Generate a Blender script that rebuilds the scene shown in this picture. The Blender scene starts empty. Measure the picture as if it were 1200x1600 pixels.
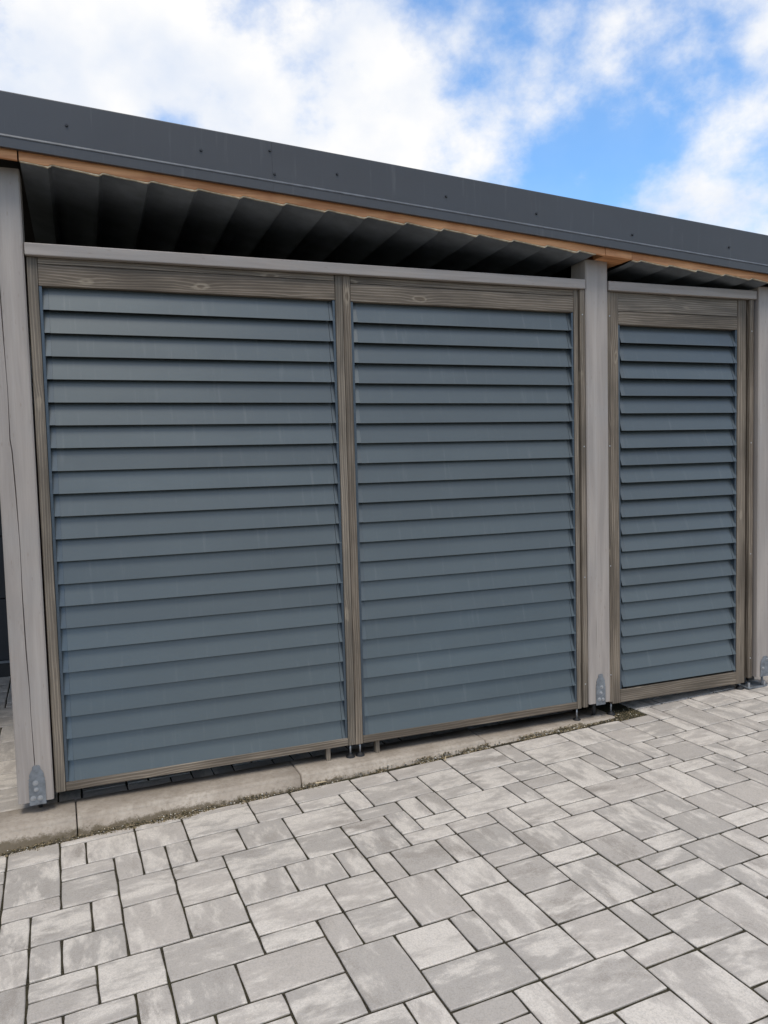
import bpy, bmesh, math, random
from mathutils import Matrix, Vector

# ------------------------------------------------------------------ camera, sky, sun, exposure
S = bpy.context.scene
COL = S.collection
rad = math.radians

yaw, pit, rol = rad(20.74370), rad(-3.87516), rad(-1.49532)
fwd = Vector((math.sin(yaw) * math.cos(pit), math.cos(yaw) * math.cos(pit), math.sin(pit)))
r0 = Vector((math.cos(yaw), -math.sin(yaw), 0))
u0 = r0.cross(fwd)
rgt = math.cos(rol) * r0 + math.sin(rol) * u0
upv = -math.sin(rol) * r0 + math.cos(rol) * u0
cam = bpy.data.cameras.new('camera')
cam_o = bpy.data.objects.new('camera', cam)
COL.objects.link(cam_o)
cam_o.matrix_world = Matrix(((rgt.x, upv.x, -fwd.x, 0.0), (rgt.y, upv.y, -fwd.y, -3.66114),
                             (rgt.z, upv.z, -fwd.z, 1.58280), (0, 0, 0, 1)))
cam.sensor_fit = 'VERTICAL'
cam.sensor_height = 36.0
cam.lens = 1231.72 / 1600.0 * 36.0
cam.clip_start = 0.05
cam.clip_end = 2000.0
S.camera = cam_o

SUN_EL, SUN_AZ = rad(63), rad(192)          # azimuth clockwise from +Y (into the building)
W = bpy.data.worlds.new('World')
S.world = W
W.use_nodes = True
SKY_SEED = 30.14


def build_world():
    nt = W.node_tree
    nt.nodes.clear()
    N, L = nt.nodes.new, nt.links.new
    out = N('ShaderNodeOutputWorld')
    bg = N('ShaderNodeBackground')
    bg.inputs['Strength'].default_value = 0.12
    sky = N('ShaderNodeTexSky')
    sky.sky_type = 'NISHITA'
    sky.sun_disc = False
    sky.sun_elevation = SUN_EL
    sky.sun_rotation = SUN_AZ
    sky.air_density = 1.0
    sky.dust_density = 0.3
    sky.ozone_density = 1.5
    tc = N('ShaderNodeTexCoord')
    mp = N('ShaderNodeMapping')
    mp.inputs['Scale'].default_value = (1.0, 1.0, 1.25)
    L(tc.outputs['Generated'], mp.inputs['Vector'])
    n1 = N('ShaderNodeTexNoise')
    n1.name = 'clouds'
    n1.noise_dimensions = '4D'
    n1.inputs['W'].default_value = SKY_SEED
    n1.inputs['Scale'].default_value = 3.8
    n1.inputs['Detail'].default_value = 9.0
    n1.inputs['Roughness'].default_value = 0.57
    n1.inputs['Distortion'].default_value = 0.0
    L(mp.outputs['Vector'], n1.inputs['Vector'])
    r1 = N('ShaderNodeMapRange')
    r1.interpolation_type = 'SMOOTHSTEP'
    r1.inputs['From Min'].default_value = 0.412
    r1.inputs['From Max'].default_value = 0.56
    r1.inputs['To Min'].default_value = 0.2
    r1.inputs['To Max'].default_value = 1.0
    L(n1.outputs['Fac'], r1.inputs['Value'])
    n2 = N('ShaderNodeTexNoise')
    n2.noise_dimensions = '4D'
    n2.inputs['W'].default_value = 3.7
    n2.inputs['Scale'].default_value = 8.0
    n2.inputs['Detail'].default_value = 6.0
    L(mp.outputs['Vector'], n2.inputs['Vector'])
    cr = N('ShaderNodeValToRGB')
    cr.color_ramp.elements[0].position = 0.3
    cr.color_ramp.elements[0].color = (4.5, 5.0, 5.9, 1)
    cr.color_ramp.elements[1].position = 0.62
    cr.color_ramp.elements[1].color = (6.6, 6.5, 6.35, 1)
    L(n2.outputs['Fac'], cr.inputs['Fac'])
    blue = N('ShaderNodeHueSaturation')
    blue.inputs['Saturation'].default_value = 1.45
    blue.inputs['Value'].default_value = 1.5
    L(sky.outputs['Color'], blue.inputs['Color'])
    mx = N('ShaderNodeMix')
    mx.data_type = 'RGBA'
    L(r1.outputs['Result'], mx.inputs['Factor'])
    L(blue.outputs['Color'], mx.inputs['A'])
    L(cr.outputs['Color'], mx.inputs['B'])
    L(mx.outputs['Result'], bg.inputs['Color'])
    L(bg.outputs['Background'], out.inputs['Surface'])


build_world()

sun = bpy.data.lights.new('sun', 'SUN')
sun.energy = 1.5
sun.angle = rad(22)
sun.color = (1.0, 0.93, 0.82)
sun_o = bpy.data.objects.new('sun', sun)
COL.objects.link(sun_o)
sd = Vector((math.sin(SUN_AZ) * math.cos(SUN_EL), math.cos(SUN_AZ) * math.cos(SUN_EL), math.sin(SUN_EL)))
sun_o.rotation_euler = sd.to_track_quat('Z', 'Y').to_euler()
sun_o.location = sd * 30

S.view_settings.view_transform = 'Standard'
S.view_settings.look = 'None'
S.view_settings.exposure = 0.42
S.view_settings.gamma = 1.0
S.view_settings.use_curve_mapping = False

RND = random.Random(7)


# ------------------------------------------------------------------ node helpers
class NT:
    def __init__(self, name):
        self.m = bpy.data.materials.new(name)
        self.m.use_nodes = True
        self.t = self.m.node_tree
        self.b = self.t.nodes['Principled BSDF']

    def n(self, typ, **kw):
        nd = self.t.nodes.new('ShaderNode' + typ)
        for k, v in kw.items():
            if k in nd.inputs:
                nd.inputs[k].default_value = v
            else:
                setattr(nd, k, v)
        return nd

    def l(self, a, b):
        self.t.links.new(a, b)

    def math(self, op, a, b=None, clamp=False):
        nd = self.t.nodes.new('ShaderNodeMath')
        nd.operation = op
        nd.use_clamp = clamp
        for i, v in enumerate((a, b)):
            if v is None:
                continue
            if isinstance(v, (int, float)):
                nd.inputs[i].default_value = v
            else:
                self.l(v, nd.inputs[i])
        return nd.outputs[0]

    def rng(self, v, a, b, c=0.0, d=1.0, smooth=True):
        nd = self.t.nodes.new('ShaderNodeMapRange')
        if smooth:
            nd.interpolation_type = 'SMOOTHSTEP'
        for i, x in enumerate((a, b, c, d)):
            nd.inputs[i + 1].default_value = x
        self.l(v, nd.inputs[0])
        return nd.outputs[0]

    def mix(self, f, a, b, blend='MIX'):
        nd = self.t.nodes.new('ShaderNodeMix')
        nd.data_type = 'RGBA'
        nd.blend_type = blend
        for key, v in (('Factor', f), ('A', a), ('B', b)):
            sock = nd.inputs[0] if key == 'Factor' else nd.inputs[6 if key == 'A' else 7]
            if isinstance(v, (int, float)):
                sock.default_value = v
            elif isinstance(v, tuple):
                sock.default_value = v if len(v) == 4 else (*v, 1)
            else:
                self.l(v, sock)
        return nd.outputs[2]

    def coords(self, scale, seeded=True, mult=60.0):
        """object coordinates * scale, shifted per object"""
        tc = self.n('TexCoord')
        mp = self.n('Mapping')
        mp.inputs['Scale'].default_value = scale
        self.l(tc.outputs['Object'], mp.inputs['Vector'])
        if not seeded:
            return mp.outputs['Vector']
        oi = self.n('ObjectInfo')
        off = self.math('MULTIPLY', oi.outputs['Random'], mult)
        cx = self.n('CombineXYZ')
        for k in range(3):
            self.l(off, cx.inputs[k])
        va = self.n('VectorMath', operation='ADD')
        self.l(mp.outputs['Vector'], va.inputs[0])
        self.l(cx.outputs[0], va.inputs[1])
        return va.outputs[0]

    def noise(self, vec, scale=1.0, detail=4.0, rough=0.55, dist=0.0):
        nd = self.n('TexNoise')
        nd.inputs['Scale'].default_value = scale
        nd.inputs['Detail'].default_value = detail
        nd.inputs['Roughness'].default_value = rough
        nd.inputs['Distortion'].default_value = dist
        self.l(vec, nd.inputs['Vector'])
        return nd.outputs['Fac']

    def bump(self, h, strength=0.2, dist=0.002):
        nd = self.n('Bump')
        nd.inputs['Strength'].default_value = strength
        nd.inputs['Distance'].default_value = dist
        self.l(h, nd.inputs['Height'])
        self.l(nd.outputs['Normal'], self.b.inputs['Normal'])

    def set(self, **kw):
        for k, v in kw.items():
            s = self.b.inputs[k.replace('_', ' ')]
            if isinstance(v, (int, float)):
                s.default_value = v
            elif isinstance(v, tuple):
                s.default_value = v if len(v) == 4 else (*v, 1)
            else:
                self.l(v, s)


# ------------------------------------------------------------------ materials
def mat_stained_wood():
    """grey-brown stained spruce, grain along local X"""
    t = NT('stained_wood')
    c = t.coords((1.0, 1.0, 1.0))
    warp = t.n('Mapping')
    warp.inputs['Scale'].default_value = (1.1, 7, 7)
    t.l(c, warp.inputs['Vector'])
    w1 = t.noise(warp.outputs['Vector'], 1.0, 2.5, 0.5)
    vm = t.n('Mapping')
    vm.inputs['Scale'].default_value = (3.2, 9, 9)
    t.l(c, vm.inputs['Vector'])
    vo = t.n('TexVoronoi')
    vo.inputs['Scale'].default_value = 1.0
    vo.inputs['Randomness'].default_value = 1.0
    dn = t.noise(vm.outputs['Vector'], 4.0, 3.0)
    t.l(vm.outputs['Vector'], vo.inputs['Vector'])
    kd = t.math('ADD', vo.outputs['Distance'], t.math('MULTIPLY', t.math('SUBTRACT', dn, 0.5), 0.22))
    # growth rings bend round the knots
    sep = t.n('SeparateXYZ')
    t.l(c, sep.inputs[0])
    yz = t.math('ADD', t.math('MULTIPLY', sep.outputs[2], 520.0), t.math('MULTIPLY', sep.outputs[1], 330.0))
    ph = t.math('ADD', yz, t.math('MULTIPLY', w1, 34.0))
    ph = t.math('ADD', ph, t.rng(kd, 0.0, 0.40, 4.5, 0.0))
    ring = t.math('SINE', ph)
    ring = t.math('MULTIPLY_ADD', ring, 0.5)
    t.t.nodes[-1].inputs[2].default_value = 0.5
    ring = t.math('POWER', ring, 3.0)
    fm = t.n('Mapping')
    fm.inputs['Scale'].default_value = (4, 120, 120)
    t.l(c, fm.inputs['Vector'])
    fib = t.noise(fm.outputs['Vector'], 1.0, 4.0, 0.65)
    bm_ = t.n('Mapping')
    bm_.inputs['Scale'].default_value = (1.8, 8, 8)
    t.l(c, bm_.inputs['Vector'])
    blot = t.noise(bm_.outputs['Vector'], 1.0, 4.0, 0.55)
    knot = t.rng(kd, 0.04, 0.10, 1.0, 0.0)
    kring = t.math('MULTIPLY', t.rng(kd, 0.07, 0.10, 0.0, 1.0), t.rng(kd, 0.11, 0.16, 1.0, 0.0))
    oi = t.n('ObjectInfo')
    tone = t.rng(oi.outputs['Random'], 0, 1, 0.0, 1.0, False)
    lo = t.mix(tone, (0.090, 0.069, 0.050), (0.104, 0.088, 0.069))
    hi = t.mix(tone, (0.168, 0.130, 0.094), (0.188, 0.156, 0.121))
    base = t.mix(t.rng(blot, 0.34, 0.66), lo, hi)
    base = t.mix(t.math('MULTIPLY', ring, t.rng(blot, 0.3, 0.7, 0.2, 0.75)), base, (0.37, 0.31, 0.24))
    base = t.mix(t.rng(fib, 0.38, 0.74, 0.0, 0.62), base, (0.070, 0.058, 0.042))
    base = t.mix(t.math('MULTIPLY', knot, 0.6), base, (0.105, 0.075, 0.048))
    base = t.mix(t.math('MULTIPLY', t.math('MULTIPLY', kring, fib), 0.55), base, (0.46, 0.39, 0.29))
    t.set(Base_Color=base, Roughness=0.62, Specular_IOR_Level=0.35)
    t.bump(t.math('ADD', t.math('MULTIPLY', ring, 0.6), fib), 0.4, 0.0014)
    return t.m


def mat_painted_post():
    """greige opaque stain on glued timber, grain along local X"""
    t = NT('painted_post')
    c = t.coords((1, 1, 1))
    a = t.n('Mapping')
    a.inputs['Scale'].default_value = (1.3, 14, 14)
    t.l(c, a.inputs['Vector'])
    n1 = t.noise(a.outputs['Vector'], 1.0, 4.0, 0.6, 0.6)
    b = t.n('Mapping')
    b.inputs['Scale'].default_value = (5, 170, 170)
    t.l(c, b.inputs['Vector'])
    n2 = t.noise(b.outputs['Vector'], 1.0, 3.0, 0.6)
    n3 = t.noise(c, 2.6, 3.0, 0.6)
    dm = t.n('Mapping')
    dm.inputs['Scale'].default_value = (16, 55, 55)
    t.l(c, dm.inputs['Vector'])
    dots = t.noise(dm.outputs['Vector'], 1.0, 2.0, 0.5)
    base = t.mix(t.rng(n1, 0.3, 0.7), (0.290, 0.256, 0.230), (0.378, 0.332, 0.294))
    base = t.mix(t.rng(n3, 0.42, 0.72, 0.0, 0.5), base, (0.305, 0.292, 0.280))
    base = t.mix(t.rng(n2, 0.4, 0.8, 0.0, 0.25), base, (0.23, 0.205, 0.185))
    base = t.mix(t.rng(dots, 0.7, 0.78, 0.0, 0.35), base, (0.20, 0.17, 0.15))
    km = t.n('Mapping')
    km.inputs['Scale'].default_value = (2.4, 9, 9)
    t.l(c, km.inputs['Vector'])
    kv = t.n('TexVoronoi')
    t.l(km.outputs['Vector'], kv.inputs['Vector'])
    base = t.mix(t.rng(kv.outputs['Distance'], 0.05, 0.16, 0.38, 0.0), base, (0.21, 0.165, 0.13))
    st = t.n('Mapping')
    st.inputs['Scale'].default_value = (0.8, 30, 30)
    t.l(c, st.inputs['Vector'])
    n5 = t.noise(st.outputs['Vector'], 1.0, 5.0, 0.65)
    base = t.mix(t.rng(n5, 0.5, 0.72, 0.0, 0.35), base, (0.46, 0.425, 0.39))
    ck = t.n('Mapping')
    ck.inputs['Scale'].default_value = (1.5, 75, 75)
    t.l(c, ck.inputs['Vector'])
    n6 = t.noise(ck.outputs['Vector'], 1.0, 1.0, 0.4)
    base = t.mix(t.rng(n6, 0.79, 0.83, 0.0, 0.6), base, (0.11, 0.09, 0.075))
    t.set(Base_Color=base, Roughness=0.5, Specular_IOR_Level=0.4)
    t.bump(t.math('ADD', n2, t.math('MULTIPLY', n1, 0.6)), 0.3, 0.0012)
    return t.m


def mat_orange_wood():
    t = NT('orange_batten_wood')
    c = t.coords((1, 1, 1))
    a = t.n('Mapping')
    a.inputs['Scale'].default_value = (2.5, 40, 40)
    t.l(c, a.inputs['Vector'])
    n1 = t.noise(a.outputs['Vector'], 1.0, 4.0, 0.6, 0.5)
    n2 = t.noise(c, 5.0, 3.0)
    base = t.mix(t.rng(n1, 0.3, 0.7), (0.46, 0.195, 0.075), (0.74, 0.37, 0.165))
    base = t.mix(t.rng(n2, 0.5, 0.75, 0.0, 0.55), base, (0.40, 0.145, 0.055))
    t.set(Base_Color=base, Roughness=0.6)
    t.bump(n1, 0.2, 0.001)
    return t.m


def mat_slat(name, col, rough=0.42, metal=0.25, spec=0.6, wave=1.0):
    t = NT(name)
    c = t.coords((1, 1, 1))
    n1 = t.noise(c, 2.2, 3.0, 0.55)
    am = t.n('Mapping')
    am.inputs['Scale'].default_value = (2.0, 20, 5)
    t.l(c, am.inputs['Vector'])
    n2 = t.noise(am.outputs['Vector'], 1.0, 4.0, 0.6)
    n3 = t.noise(c, 900.0, 1.0)
    dust = t.noise(c, 60.0, 3.0, 0.7)
    oi = t.n('ObjectInfo')
    tint = t.rng(oi.outputs['Random'], 0, 1, 0.90, 1.08, False)
    base = t.mix(t.rng(n1, 0.3, 0.7, 0.0, 1.0), tuple(x * 0.96 for x in col), tuple(x * 1.05 for x in col))
    base = t.mix(t.rng(n2, 0.5, 0.85, 0.0, 0.10), base, tuple(min(1, x * 1.7) for x in col))
    base = t.mix(t.rng(dust, 0.77, 0.82, 0.0, 0.35), base, (0.42, 0.41, 0.38))
    rm = t.n('Mapping')
    rm.inputs['Scale'].default_value = (38, 4, 3.0)
    t.l(c, rm.inputs['Vector'])
    rain = t.noise(rm.outputs['Vector'], 1.0, 4.0, 0.6)
    base = t.mix(t.rng(rain, 0.56, 0.80, 0.0, 0.14), base, (0.26, 0.26, 0.25))
    tn = t.n('CombineColor')
    for k in range(3):
        t.l(tint, tn.inputs[k])
    base = t.mix(1.0, base, tn.outputs[0], 'MULTIPLY')
    r = t.math('ADD', t.rng(n2, 0.3, 0.7, -0.02, 0.03), rough)
    t.set(Base_Color=base, Roughness=r, Metallic=metal, Specular_IOR_Level=spec)
    t.bump(t.math('ADD', t.math('MULTIPLY', n3, 0.25), t.math('MULTIPLY', n1, wave)), 0.10, 0.0015)
    return t.m


def mat_simple(name, col, rough=0.6, metal=0.0, var=0.15, scale=8.0, bump=0.0, spec=0.5):
    t = NT(name)
    c = t.coords((1, 1, 1))
    n1 = t.noise(c, scale, 5.0, 0.6)
    base = t.mix(t.rng(n1, 0.3, 0.7), tuple(x * (1 - var) for x in col), tuple(x * (1 + var) for x in col))
    t.set(Base_Color=base, Roughness=rough, Metallic=metal, Specular_IOR_Level=spec)
    if bump:
        t.bump(n1, bump, 0.002)
    return t.m


def mat_paver():
    """grey concrete with pale shaded patches drawn out along local X"""
    t = NT('shaded_concrete_paver')
    c = t.coords((1, 1, 1), True, 90.0)
    oi = t.n('ObjectInfo')
    rnd = oi.outputs['Random']
    fr = t.math('FRACT', t.math('MULTIPLY', rnd, 7.31))
    fr2 = t.math('FRACT', t.math('MULTIPLY', rnd, 23.7))
    fr3 = t.math('FRACT', t.math('MULTIPLY', rnd, 57.9))
    a = t.n('Mapping')
    a.inputs['Scale'].default_value = (5.5, 13, 13)
    t.l(c, a.inputs['Vector'])
    n1 = t.noise(a.outputs['Vector'], 1.0, 8.0, 0.66, 0.15)
    d = t.n('Mapping')
    d.inputs['Scale'].default_value = (4.0, 8.5, 8.5)
    d.inputs['Location'].default_value = (7.3, 2.1, 4.4)
    t.l(c, d.inputs['Vector'])
    n2 = t.noise(d.outputs['Vector'], 1.0, 8.0, 0.66, 0.1)
    fine = t.noise(c, 170.0, 4.0, 0.75)
    grit = t.noise(c, 420.0, 2.0, 0.7)
    mid = t.noise(c, 30.0, 5.0, 0.7)
    gr = t.math('MULTIPLY', t.math('SUBTRACT', t.math('ADD', fine, grit), 1.0), 0.30)
    edge = t.math('ADD', n1, gr)
    lo = t.math('MULTIPLY_ADD', fr, 0.14)
    t.t.nodes[-1].inputs[2].default_value = 0.405
    st = t.math('MULTIPLY', t.math('SUBTRACT', edge, lo), 10.0, True)
    dk = t.math('MULTIPLY', t.math('SUBTRACT', t.math('ADD', n2, gr), 0.52), 8.0, True)
    g1 = t.mix(fr2, (0.412, 0.374, 0.332), (0.506, 0.453, 0.398))
    dkf = t.math('MULTIPLY_ADD', fr3, 0.6)
    t.t.nodes[-1].inputs[2].default_value = 0.2
    base = t.mix(t.math('MULTIPLY', dk, dkf), g1, (0.275, 0.240, 0.205))
    base = t.mix(t.math('MULTIPLY', st, 0.85), base, (0.70, 0.635, 0.555))
    base = t.mix(t.rng(mid, 0.45, 0.75, 0.0, 0.25), base, (0.30, 0.272, 0.235))
    base = t.mix(t.rng(fine, 0.42, 0.66, 0.0, 0.40), base, (0.26, 0.238, 0.205))
    base = t.mix(t.rng(grit, 0.60, 0.70, 0.0, 0.40), base, (0.70, 0.67, 0.62))
    t.set(Base_Color=base, Roughness=0.85, Specular_IOR_Level=0.25)
    t.bump(t.math('ADD', fine, t.math('ADD', grit, t.math('MULTIPLY', mid, 1.2))), 0.35, 0.0016)
    return t.m


def mat_kerb():
    t = NT('kerb_concrete')
    c = t.coords((1, 1, 1))
    tc = t.n('TexCoord')
    sep = t.n('SeparateXYZ')
    t.l(tc.outputs['Object'], sep.inputs[0])
    n1 = t.noise(c, 7.0, 5.0, 0.6)
    n2 = t.noise(c, 60.0, 5.0, 0.7)
    n3 = t.noise(c, 30.0, 8.0, 0.8)
    base = t.mix(t.rng(n1, 0.3, 0.7), (0.350, 0.298, 0.242), (0.465, 0.405, 0.335))
    base = t.mix(t.rng(n2, 0.4, 0.75, 0.0, 0.55), base, (0.235, 0.195, 0.15))
    n4 = t.noise(c, 3.3, 6.0, 0.7)
    base = t.mix(t.rng(n4, 0.45, 0.7, 0.0, 0.5), base, (0.215, 0.175, 0.13))
    # splash dirt and moss climbing from the foot of the stone
    up = t.math('ADD', t.rng(sep.outputs[2], -0.085, -0.010, 0.30, -0.25), n3)
    up = t.math('ADD', up, t.math('MULTIPLY', t.math('SUBTRACT', n1, 0.5), 0.5))
    base = t.mix(t.rng(up, 0.42, 0.72, 0.0, 0.88), base, (0.098, 0.076, 0.046))
    t.set(Base_Color=base, Roughness=0.88, Specular_IOR_Level=0.2)
    t.bump(t.math('ADD', n2, n3), 0.35, 0.003)
    return t.m


def mat_soil():
    t = NT('joint_sand')
    c = t.coords((1, 1, 1), False)
    n1 = t.noise(c, 3.0, 5.0, 0.6)
    n2 = t.noise(c, 160.0, 4.0, 0.75)
    n3 = t.noise(c, 14.0, 4.0)
    base = t.mix(t.rng(n2, 0.35, 0.65), (0.018, 0.017, 0.012), (0.078, 0.067, 0.046))
    base = t.mix(t.rng(n1, 0.45, 0.62, 0.0, 0.6), base, (0.050, 0.046, 0.024))
    base = t.mix(t.rng(n3, 0.52, 0.72, 0.0, 0.35), base, (0.12, 0.10, 0.07))
    t.set(Base_Color=base, Roughness=0.95, Specular_IOR_Level=0.1)
    t.bump(n2, 0.8, 0.004)
    return t.m


M = {}
M['wood'] = mat_stained_wood()
M['post'] = mat_painted_post()
M['orange'] = mat_orange_wood()
M['slat'] = mat_slat('slat_coating', (0.068, 0.084, 0.087), 0.36, 0.32, 0.95)
M['slat_end'] = mat_slat('slat_end_coating', (0.066, 0.081, 0.085), 0.36, 0.32, 0.95)
M['jamb'] = mat_slat('jamb_coating', (0.050, 0.070, 0.090), 0.42, 0.3, 0.7)
M['fascia'] = mat_slat('fascia_coating', (0.050, 0.052, 0.057), 0.36, 0.12, 0.5, 3.0)
M['bead'] = mat_simple('sheen_bead_coating', (0.125, 0.132, 0.142), 0.32, 0.2, 0.2, 20.0)  # glossy sheen of the fascia bend, put into the colour as lighter grey
M['sheet'] = mat_simple('roof_sheet_fleece', (0.150, 0.168, 0.185), 0.8, 0.0, 0.2, 6.0, 0.2)
M['fringe'] = mat_simple('fleece_edge', (0.55, 0.47, 0.33), 0.9, 0.0, 0.3, 40.0)
M['steel'] = mat_simple('galvanised_steel', (0.19, 0.205, 0.22), 0.55, 0.4, 0.25, 30.0, 0.1)
M['bright'] = mat_simple('zinc_screw', (0.40, 0.41, 0.42), 0.4, 0.6, 0.1, 30.0)
M['dark_screw'] = mat_simple('dark_screw', (0.03, 0.032, 0.036), 0.4, 0.3, 0.1, 30.0)
M['rubber'] = mat_simple('black_rubber', (0.014, 0.014, 0.015), 0.55, 0.0, 0.2, 20.0)
M['black'] = mat_simple('black_rod', (0.018, 0.017, 0.016), 0.6, 0.0, 0.3, 30.0)
M['inner'] = mat_simple('dark_inner_wall', (0.040, 0.034, 0.028), 0.8, 0.0, 0.2, 3.0)
M['gate'] = mat_simple('dark_gate_coating', (0.014, 0.015, 0.019), 0.5, 0.0, 0.2, 3.0)
M['gate_line'] = mat_simple('grey_gate_strip', (0.16, 0.17, 0.18), 0.5, 0.0, 0.2, 3.0)
M['paver'] = mat_paver()
M['kerb'] = mat_kerb()
M['soil'] = mat_soil()
M['pebble'] = mat_simple('debris_grain', (0.20, 0.155, 0.09), 0.9, 0.0, 0.5, 70.0)
M['pebble_light'] = mat_simple('pale_grit', (0.52, 0.48, 0.40), 0.9, 0.0, 0.3, 70.0)
M['moss'] = mat_simple('moss_clump', (0.085, 0.068, 0.030), 0.95, 0.0, 0.5, 90.0)
M['straw'] = mat_simple('dry_straw', (0.50, 0.40, 0.25), 0.8, 0.0, 0.2, 50.0)


# ------------------------------------------------------------------ object helpers
def link(name, me, mat=None, parent=None):
    o = bpy.data.objects.new(name, me)
    COL.objects.link(o)
    if mat is not None and not me.materials:
        me.materials.append(mat)
    if parent is not None:
        o.parent = parent
    return o


def thing(name, label, cat, loc, group=None):
    o = bpy.data.objects.new(name, None)
    o.empty_display_size = 0.1
    COL.objects.link(o)
    o.location = loc
    o['label'] = label
    o['category'] = cat
    if group:
        o['group'] = group
    return o


def structure(name, me, mat):
    o = link(name, me, mat)
    o['kind'] = 'structure'
    return o


def bm_mesh(name, bm, smooth=False):
    me = bpy.data.meshes.new(name)
    bmesh.ops.recalc_face_normals(bm, faces=bm.faces)
    bm.to_mesh(me)
    bm.free()
    if smooth:
        for p in me.polygons:
            p.use_smooth = True
    return me


def box_bm(sx, sy, sz, bev=0.0, seg=1, bm=None, off=(0, 0, 0)):
    b = bmesh.new()
    bmesh.ops.create_cube(b, size=1.0)
    for v in b.verts:
        v.co = Vector((v.co.x * sx, v.co.y * sy, v.co.z * sz))
    if bev:
        bmesh.ops.bevel(b, geom=b.edges[:] + b.verts[:], offset=bev, segments=seg, affect='EDGES', profile=0.5)
    if off != (0, 0, 0):
        bmesh.ops.translate(b, vec=off, verts=b.verts)
    if bm is None:
        return b
    me = bpy.data.meshes.new('tmp')
    b.to_mesh(me)
    b.free()
    bm.from_mesh(me)
    bpy.data.meshes.remove(me)
    return bm


def cyl_bm(r, h, seg=12, r2=None, bm=None, mtx=None):
    b = bmesh.new() if bm is None else bm
    bmesh.ops.create_cone(b, cap_ends=True, segments=seg, radius1=r, radius2=r if r2 is None else r2, depth=h,
                          matrix=mtx or Matrix.Identity(4))
    return b


def loc_in(o, parent, world):
    o.location = Vector(world) - parent.location if parent is not None else Vector(world)


def board(name, parent, x0, x1, y0, y1, z0, z1, mat, bev=0.003, vertical=False):
    """sawn board; local X runs along its length"""
    cx, cy, cz = (x0 + x1) / 2, (y0 + y1) / 2, (z0 + z1) / 2
    if vertical:
        me = bm_mesh(name, box_bm(z1 - z0, y1 - y0, x1 - x0, bev, 2))
    else:
        me = bm_mesh(name, box_bm(x1 - x0, y1 - y0, z1 - z0, bev, 2))
    o = link(name, me, mat, parent)
    if vertical:
        o.rotation_euler = (0, -math.pi / 2, 0)
    loc_in(o, parent, (cx, cy, cz))
    return o


FACE = Matrix.Rotation(math.pi / 2, 4, 'X')        # local Z axis -> towards -Y (out of the facade)


def screw_head(name, parent, x, y, z, r, mat, h=0.003, seg=10):
    bm = bmesh.new()
    bmesh.ops.create_cone(bm, cap_ends=True, segments=seg, radius1=r, radius2=r * 0.62, depth=h,
                          matrix=Matrix.Rotation(math.pi / 2, 4, 'X'))
    o = link(name, bm_mesh(name, bm), mat, parent)
    loc_in(o, parent, (x, y - h / 2, z))
    return o


# ------------------------------------------------------------------ ground and pavement
TH = rad(1.94351)
OX, OY = 3.19576, -0.36034
GX, GY, SH = 0.031286, -0.003746, 0.161707
ct, st_ = math.cos(TH), math.sin(TH)


def gz(x, y):
    return GX * x + GY * (y - SH)


def g2w(gx, gy):
    a, b = (gx + OX) * 0.1, (gy + OY) * 0.1
    x = a * ct - b * st_
    y = a * st_ + b * ct + SH
    return Vector((x, y, gz(x, y)))


nrm = Vector((-GX, -GY, 1)).normalized()
ex = Vector((ct, st_, GX * ct + GY * st_)).normalized()
ey = nrm.cross(ex)
GROT = Matrix((ex, ey, nrm)).transposed().to_4x4()


def ground_mesh():
    bm = bmesh.new()
    R = 400.0
    vs = []
    for x, y in ((-R, -R), (R, -R), (R, R), (-R, R)):
        vs.append(bm.verts.new((x, y, gz(x, y) - 0.0055)))
    bm.faces.new(vs)
    return bm_mesh('ground', bm)


structure('ground', ground_mesh(), M['soil'])

pavement = bpy.data.objects.new('pavement', None)
pavement['kind'] = 'structure'
COL.objects.link(pavement)

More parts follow.
